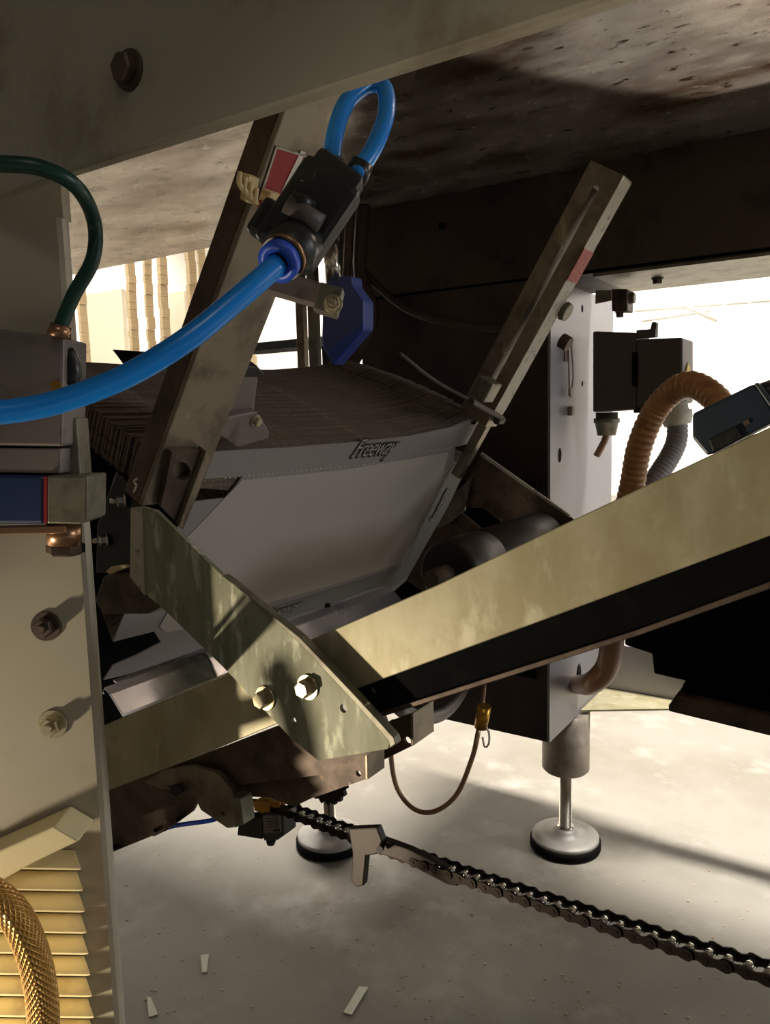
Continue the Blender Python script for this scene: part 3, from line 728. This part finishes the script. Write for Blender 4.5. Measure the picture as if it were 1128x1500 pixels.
BP = thing('bent_conduit', 'smooth brown conduit bending into the hole of the leg box', 'conduit', PX(846, 1003, xc))
part('pipe', G().tube([PF(900, 880, .97), PF(897, 935, .98), (PF(890, 975, 1.0)), PF(868, 1000, 1.03), PX(846, 1003, xc)], .0155, 24), 'brownpipe', BP)

SN = thing('sensor_housing', 'navy blue sensor housing sitting on top of the conveyor rail', 'sensor', PY(1080, 620, YR))
g = G().prism(py([(1014, 606), (1104, 562), (1116, 572), (1140, 614), (1036, 668), (1014, 642)], YR + .002), (0, .022, 0)); part('housing', g, 'navy', SN, .0012)
g = G().prism(py([(1038, 644), (1078, 624), (1088, 640), (1044, 662)], YR - .0), (0, .003, 0)); part('lens', g, 'blackplastic', SN, .0005)
part('indicator', G().prism(py([(1088, 618), (1096, 614), (1099, 620), (1091, 624)], YR + .001), (0, .002, 0)), 'brown_steel', SN)
part('plug', G().cyl(PY(1112, 580, YR + .012), PY(1136, 570, YR + .012), .0050, .0046, 20), 'blackplastic', SN)
part('end_cap', G().prism(py([(1104, 562), (1110, 560), (1145, 606), (1140, 614)], YR + .000), (0, .024, 0)), 'navy', SN, .0006)

# motor box at right under the belt
MX = thing('drive_box', 'large black drive box under the conveyor at the right', 'drive box', PY(1050, 950, .93))
part('box_body', G().prism(py([(915, 905), (957, 900), (1400, 760), (1400, 1090), (1128, 1026), (958, 987), (955, 958), (915, 945)], .93), (0, .16, 0)), 'black', MX, .002)
part('foot_profile', G().prism(py([(1000, 1000), (1400, 1100), (1400, 1140), (1128, 1052), (998, 1022)], .90), (0, .12, 0)), 'black', MX, .003)
part('mounting_ledge', G().prism(py([(990, 1018), (1128, 1050), (1400, 1120), (1400, 1150), (1128, 1078), (980, 1042), (979, 1034)], .885), (0, .15, 0)), 'brown_steel', MX, .001)

# ============================== cable loop
CLp = thing('hanging_cable', 'thin brown cable hanging in a loop below the conveyor', 'cable', PY(630, 1190, .9))
YL = .62
part('cable', G().tube([PY(576, 1058, .465), PY(573, 1110, .56), PY(582, 1155, YL), PY(605, 1184, YL), PY(635, 1189, YL), PY(668, 1165, YL), PY(690, 1115, YL), PY(700, 1075, YL), PY(707, 1030, .75), PY(712, 985, 1.07)], .0024, 14), 'brownpipe', CLp)
part('yellow_sleeve', G().cyl(PY(704, 1066, YL), PY(710, 1034, YL), .0060, .0064, 16), 'brass', CLp)
part('loose_tie', G().tube([PY(708, 1060, YL), PY(716, 1072, YL), PY(716, 1090, YL), PY(710, 1094, YL), PY(707, 1080, YL)], .0010, 8), 'paper', CLp)
CL2 = thing('black_cable', 'black cable curving under the belt left of the hanging loop', 'cable', PY(650, 1040, .7))
part('cable', G().tube([PY(575, 1012, .39), PY(590, 1040, .5), PY(620, 1052, .6), (PY(650, 1045, .7)), PY(672, 1022, .85), PY(690, 990, 1.07)], .0065, 14), 'darkgrey', CL2)

# ============================== undercarriage brackets, solenoid
UB = thing('end_bracket', 'brown steel end bracket with bolt holes under the galvanised plate', 'bracket', PY(450, 1130, .40))
def hole(u, v, y, r): return circ(PY(u, v, y), XA, ZA, r, 14)
part('side_plate', G().prism(py([(330, 1148), (520, 1112), (536, 1101), (537, 1141), (455, 1170), (430, 1182), (395, 1168), (345, 1166)], .395), (0, .003, 0), [hole(525, 1133, .395, .0022)]), 'brown_steel', UB, 0)
part('fold', G().prism(py([(335, 1152), (500, 1118), (528, 1104), (500, 1112), (330, 1143)], .390), (0, .008, 0)), 'arm', UB, .0004)
part('tab', G().prism(py([(534, 1098), (538, 1098), (539, 1142), (535, 1142)], .390), (0, .02, 0)), 'arm', UB, .0004)
part('rear_tab', G().prism(py([(556, 1062), (603, 1045), (605, 1092), (540, 1124), (540, 1096), (560, 1088)], .46), (0, .003, 0), [hole(597, 1085, .46, .003)]), 'brown_steel', UB, 0)
part('tab_flange', G().prism(py([(601, 1046), (605, 1045), (606, 1092), (602, 1094)], .455), (0, .03, 0)), 'arm', UB, .0004)
PU = thing('sprocket', 'dark sprocket wheel carrying the chain under the end bracket', 'sprocket', PY(478, 1150, .43))
c = PY(474, 1140, .425); g = G(); n = 20
poly = []
for i in range(n * 2):
    a = math.pi * i / n; rr = .021 if i % 2 else .0185; poly.append(c + XA * (math.cos(a) * rr) + ZA * (math.sin(a) * rr))
part('tooth_wheel', g.prism(poly, (0, .004, 0)), 'chain', PU, .0003)
part('hub', G().cyl(c - YA * .006, c + YA * .010, .009), 'brown_steel', PU)
CBR = thing('cast_bracket', 'curved dull steel bracket beside the solenoid valve', 'bracket', PY(290, 1160, .40))
part('bracket_plate', G().prism(py([(212, 1146), (240, 1128), (280, 1122), (318, 1132), (340, 1156), (344, 1180), (342, 1212), (333, 1213), (294, 1186), (285, 1165), (262, 1158), (235, 1155)], .378), (0, .004, 0), [hole(327, 1192, .378, .0016), py([(243, 1152), (252, 1150), (272, 1160), (262, 1157)], .378)]), 'arm', CBR, 0)
part('bracket_flange', G().prism(py([(337, 1168), (352, 1170), (357, 1208), (343, 1213), (344, 1185)], .374), (0, .012, 0)), 'galv_dark', CBR, .0005)
part('pivot_pin', G().cyl(PY(258, 1158, .381), PY(258, 1158, .368), .005, .004, 12), 'chain', CBR)
LR = thing('lower_channel', 'dark steel channel running under the conveyor at left', 'channel', PY(220, 1200, .43))
part('channel_web', G().prism(py([(130, 1178), (240, 1140), (292, 1168), (280, 1190), (244, 1216), (150, 1254), (130, 1262)], .43), (0, .004, 0)), 'brown_steel', LR, 0)
part('channel_flange', G().prism(py([(130, 1178), (240, 1140), (242, 1144), (130, 1184)], .42), (0, .04, 0)), 'beam', LR, 0)
g = G()
for (u, v) in ((168, 1241), (228, 1216), (262, 1200), (240, 1172)):
    g.cyl(PY(u, v, .430), PY(u, v, .424), .002, .0018, 10)
part('rivets', g, 'black', LR)
SV = thing('solenoid_valve', 'small black solenoid valve with silver rating label and brass body', 'solenoid valve', PY(385, 1210, .44))
ys_ = .425
part('coil', G().prism(py([(383, 1192), (414, 1191), (415, 1224), (406, 1231), (386, 1232)], ys_), (0, .016, 0)), 'blackplastic', SV, .001)
part('plug_housing', G().prism(py([(349, 1205), (358, 1198), (384, 1198), (384, 1230), (347, 1224)], ys_ + .002), (0, .012, 0)), 'blackplastic', SV, .001)
RLb = part('rating_label', G().prism(py([(385, 1195), (411, 1194), (412, 1219), (387, 1221)], ys_ - .0006), (0, .0005, 0)), 'grey_block', SV, 0, 'silver rating label')
g = G()
for v in (1199, 1203, 1207, 1211): g.prism(py([(390, v), (407, v - .5), (407, v + .4), (390, v + .9)], ys_ - .0009), (0, .0003, 0))
g.prism(py([(400, 1215), (410, 1214.5), (410, 1217.5), (400, 1218)], ys_ - .0009), (0, .0003, 0))
part('print_lines', g, 'ink', RLb)
part('brass_body', G().box(PY(391, 1180, ys_ + .008), XA * .0085, YA * .006, ZA * .004).cyl(PY(370, 1176, ys_ + .008), PY(414, 1180, ys_ + .008), .0034, .0034, 16).cyl(PY(392, 1192, ys_ + .008), PY(392, 1182, ys_ + .008), .005, .005, 6), 'brass', SV, .0004)
part('knurled_nut', G().cyl(PY(397, 1231, ys_ + .008), PY(397, 1236, ys_ + .008), .004, .0034, 12), 'blackplastic', SV)
BT = thing('air_hose', 'short blue air tube below the dark channel on the left', 'hose', PY(270, 1210, .45))
part('hose_tube', G().tube([PY(225, 1222, .46), PY(250, 1211, .46), PY(280, 1206, .46), PY(312, 1201, .47), PY(335, 1190, .48)], .0021, 12), 'collar', BT)

# ============================== roller chain
CH = thing('roller_chain', 'oily roller chain running to the right above the floor', 'chain', PY(780, 1300, .40))
ca = PY(424, 1186, .43); cb = PY(1165, 1437, .385)
pitch = .0095; dirc = (cb - ca).normalized(); nlk = int((cb - ca).length / pitch)
side = YA - dirc * YA.dot(dirc); side.normalize(); upc = dirc.cross(side).normalized()
if upc.z < 0: upc = -upc
def link(p, outer):
    g = G(); w = .0054 if outer else .0043; h = .0034
    for sgn in (-1, 1):
        c = p + side * (w * sgn)
        poly = []
        for a in range(0, 181, 30): t = math.radians(a + 90); poly.append(c + dirc * (-.0047 + math.cos(t) * h) + upc * (math.sin(t) * h))
        poly.append(c - upc * (h * .62) )
        for a in range(0, 181, 30): t = math.radians(a - 90); poly.append(c + dirc * (.0047 + math.cos(t) * h) + upc * (math.sin(t) * h))
        poly.append(c + upc * (h * .62))
        g.prism(poly, side * (.0009 * sgn))
    return g
lk = {}
for i in range(nlk):
    sag = -.004 * math.sin(math.pi * i / nlk)
    p = ca + dirc * (pitch * i) + ZA * sag
    k = i % 2
    if k not in lk:
        lk[k] = (part('link', link(p, k == 0), 'chain', CH), p.copy())
        g = G().cyl(p + dirc * .0047 - side * .0068, p + dirc * .0047 + side * .0068, .0015, .0015, 12)
        part('link_pin', g, 'chain', lk[k][0]); g = G().cyl(p + dirc * .0047 - side * .0042, p + dirc * .0047 + side * .0042, .0027, .0027, 16)
        lk['p%d' % k] = (part('roller', g, 'pin', lk[k][0]), p)
    else:
        o = lk[k][0].copy(); COL.objects.link(o); o.location = p - lk[k][1]
        for ch in lk[k][0].children: q = ch.copy(); COL.objects.link(q); q.parent = o
CG = thing('chain_guide', 'flat brown guide bar hanging below the chain', 'chain guide', PY(600, 1270, .41))
part('guide_bar', G().prism(py([(538, 1222), (600, 1245), (676, 1284), (670, 1299), (655, 1296), (590, 1262), (540, 1246)], .408), (0, .006, 0)), 'oily', CG, .0008)
part('guide_bracket', G().prism(py([(510, 1214), (552, 1212), (560, 1232), (552, 1252), (536, 1254), (532, 1298), (522, 1300), (514, 1292), (516, 1250)], .404), (0, .006, 0)), 'oily', CG, .001)
part('screw', G().cyl(PY(555, 1245, .404), PY(556, 1245, .396), .0022, .0022, 12), 'chrome', CG)

# ============================== left cabinet with everything on it
DC = .46
PO = thing('cabinet_post', 'grey beige sheet steel cabinet post filling the left edge', 'cabinet', PF(60, 1400, DC))
def corner(v): # right edge of the post as a vertical line
    return PF(121, 720, DC)
e0 = PF(121, 720, DC); zt = .93
zt = .872
g = G().box((e0 - R0 * .15) + ZA * (zt / 2 - e0.z) + Fh * .006, R0 * .15, Fh * .006, ZA * (zt / 2))
part('upper_sheet', G().box((e0 - R0 * .0195) + ZA * (.90 - e0.z) + Fh * .006, R0 * .0195, Fh * .006, ZA * .032), 'cabinet', PO)
part('front_sheet', g, 'cabinet', PO, .004)
bolt(PO, PF(68, 917, DC), -Fh, .0062, .006, 1.5, stud=.004, m='brown_steel')
bolt(PO, PF(78, 1060, DC), -Fh, .0062, .006, 1.5, stud=.004)
LV = thing('louvre_vent', 'cream slatted louvre vent on the lower cabinet post', 'vent', PF(50, 1400, DC - .02))
def slat(u0, ul, ur, v0, v1, vr):
    d0, d1 = DC - .001, DC - .013
    a = [PF(u0, v0, d0), PF(ul, v0 + vr, d0), PF(ur, v1 + vr, d1), PF(u0, v1, d1)]
    b = [PF(u0, v1 + 3, d0), PF(ul + 2, v1 + 3 + vr, d0)]
    g = G(); n = len(g.v)
    g.v += a + b + [PF(u0, v1 + 1.5, d1), PF(ur, v1 + vr + 1.5, d1)]
    for f in ((0, 1, 2, 3), (3, 2, 7, 6), (6, 7, 5, 4), (0, 3, 6, 4), (1, 5, 7, 2), (0, 4, 5, 1)): g.face([n + i for i in f])
    return g
for i in range(9):
    vb = 1268 + 31 * i
    part('slat', slat(-120, 110 + 2.7 * i, 119 + 2.7 * i, vb - 27, vb, 4), 'louvre', LV, .0006)
g = G().prism([PF(u, v, DC - .026) for u, v in [(-120, 1352), (-120, 1300), (0, 1246), (80, 1210), (117, 1232), (50, 1264), (0, 1292)]], Fh * .025)
part('hood', g, 'louvre', LV, .0015)
BRH = thing('braided_hose', 'thick gold braided hose curving past the louvre vent', 'hose', PF(60, 1500, .40))
part('hose_sleeve', G().tube([PF(-80, 1290, .40), PF(-30, 1300, .40), PF(15, 1332, .40), PF(44, 1385, .40), PF(60, 1450, .40), PF(64, 1520, .40), PF(60, 1600, .40)], .0088, 40), 'braid', BRH)
GH = thing('air_hose', 'dark green air hose arching over the cabinet post', 'hose', PF(120, 300, .42))
part('hose_tube', G().tube([PF(-60, 238, .375), PF(0, 240, .375), PF(60, 246, .378), PF(112, 274, .39), PF(138, 325, .42), PF(136, 380, .42), PF(108, 432, .42), PF(88, 480, .42)], .0038, 22), 'green', GH)
VB = thing('valve_block', 'grey cast valve block mounted high on the cabinet post', 'valve block', PF(40, 600, .44))
part('upper_block', G().prism([PF(u, v, .425) for u, v in [(-60, 476), (0, 482), (93, 494), (91, 654), (-60, 652)]], Fh * .034), 'grey_block', VB, .0015)
part('lower_block', G().prism([PF(u, v, .427) for u, v in [(-60, 655), (89, 657), (88, 694), (-60, 691)]], Fh * .032), 'grey_block', VB, .001)
part('hose_socket', G().cyl(PF(86, 494, .42), PF(90, 476, .42), .0062, .0055, 20), 'copper', VB)
part('elbow_plug', G().tube([PF(96, 515, .435), PF(104, 530, .435), PF(108, 545, .435), PF(100, 560, .435)], .0048, 16), 'blackplastic', VB)
part('small_screw', G().cyl(PF(82, 565, .425), PF(82, 565, .420), .0030, .0028, 16), 'brass', VB)
part('side_strip', G().prism([PF(u, v, .44) for u, v in [(91, 612), (112, 612), (118, 697), (90, 697)]], Fh * .018), 'galv_dark', VB, .001)
SC = thing('solenoid_coil', 'dark blue solenoid coil with grey connector under the valve block', 'solenoid coil', PF(60, 730, .43))
part('coil', G().prism([PF(u, v, .425) for u, v in [(-60, 694), (65, 697), (65, 768), (-60, 768)]], Fh * .03), 'navy_dark', SC, .002)
part('red_gasket', G().prism([PF(u, v, .424) for u, v in [(64, 698), (69, 698), (69, 767), (64, 767)]], Fh * .03), 'red', SC)
part('connector', G().prism([PF(u, v, .422) for u, v in [(69, 697), (128, 698), (127, 764), (118, 768), (69, 767)]], Fh * .03), 'galv_dark', SC, .001)
part('bronze_fitting', G().cyl(PF(94, 766, .438), PF(94, 797, .438), .0096, .0096, 28), 'copper', SC)
part('fitting_nut', G().cyl(PF(94, 797, .438), PF(94, 812, .438), .0100, .0090, 6, [(0, .0094), (.2, .0100), (.8, .0100), (1, .009)]), 'brown_steel', SC)
part('black_seal', G().cyl(PF(108, 797, .442), PF(108, 808, .442), .0064, .0064, 16), 'black', SC)
part('lower_rod', G().box(PF(20, 776, .43), R0 * .03, ZA * .0022, Fh * .004), 'copper', SC, .0006)

# ============================== scraps on the floor
def scrap(pts, label):
    g = G().prism([PZ(u, v, .0012) for u, v in pts], (0, 0, .0012)); tag(part('paper_scrap', g, 'paper'), label, 'paper scrap', 'white paper scraps on the floor')
scrap([(294, 1400), (306, 1398), (303, 1424), (296, 1425)], 'white paper scrap on the floor, between the other two')
scrap([(215, 1461), (221, 1462), (231, 1486), (218, 1490)], 'white paper scrap on the floor nearest the cabinet post')
scrap([(526, 1446), (539, 1447), (515, 1487), (503, 1484)], 'longest white paper scrap, on the floor at the bottom centre')
g = G()
for i in range(150):
    u = random.uniform(180, 1120); v = random.uniform(1250, 1495); p = PZ(u, v, .0006); s = random.uniform(.0006, .0016)
    g.box(p, XA * s, YA * s * .8, ZA * .0006)
o = tag(part('floor_debris', g, 'tan_sheet'), 'fine pale crumbs scattered over the grey floor', 'crumbs'); o['kind'] = 'stuff'
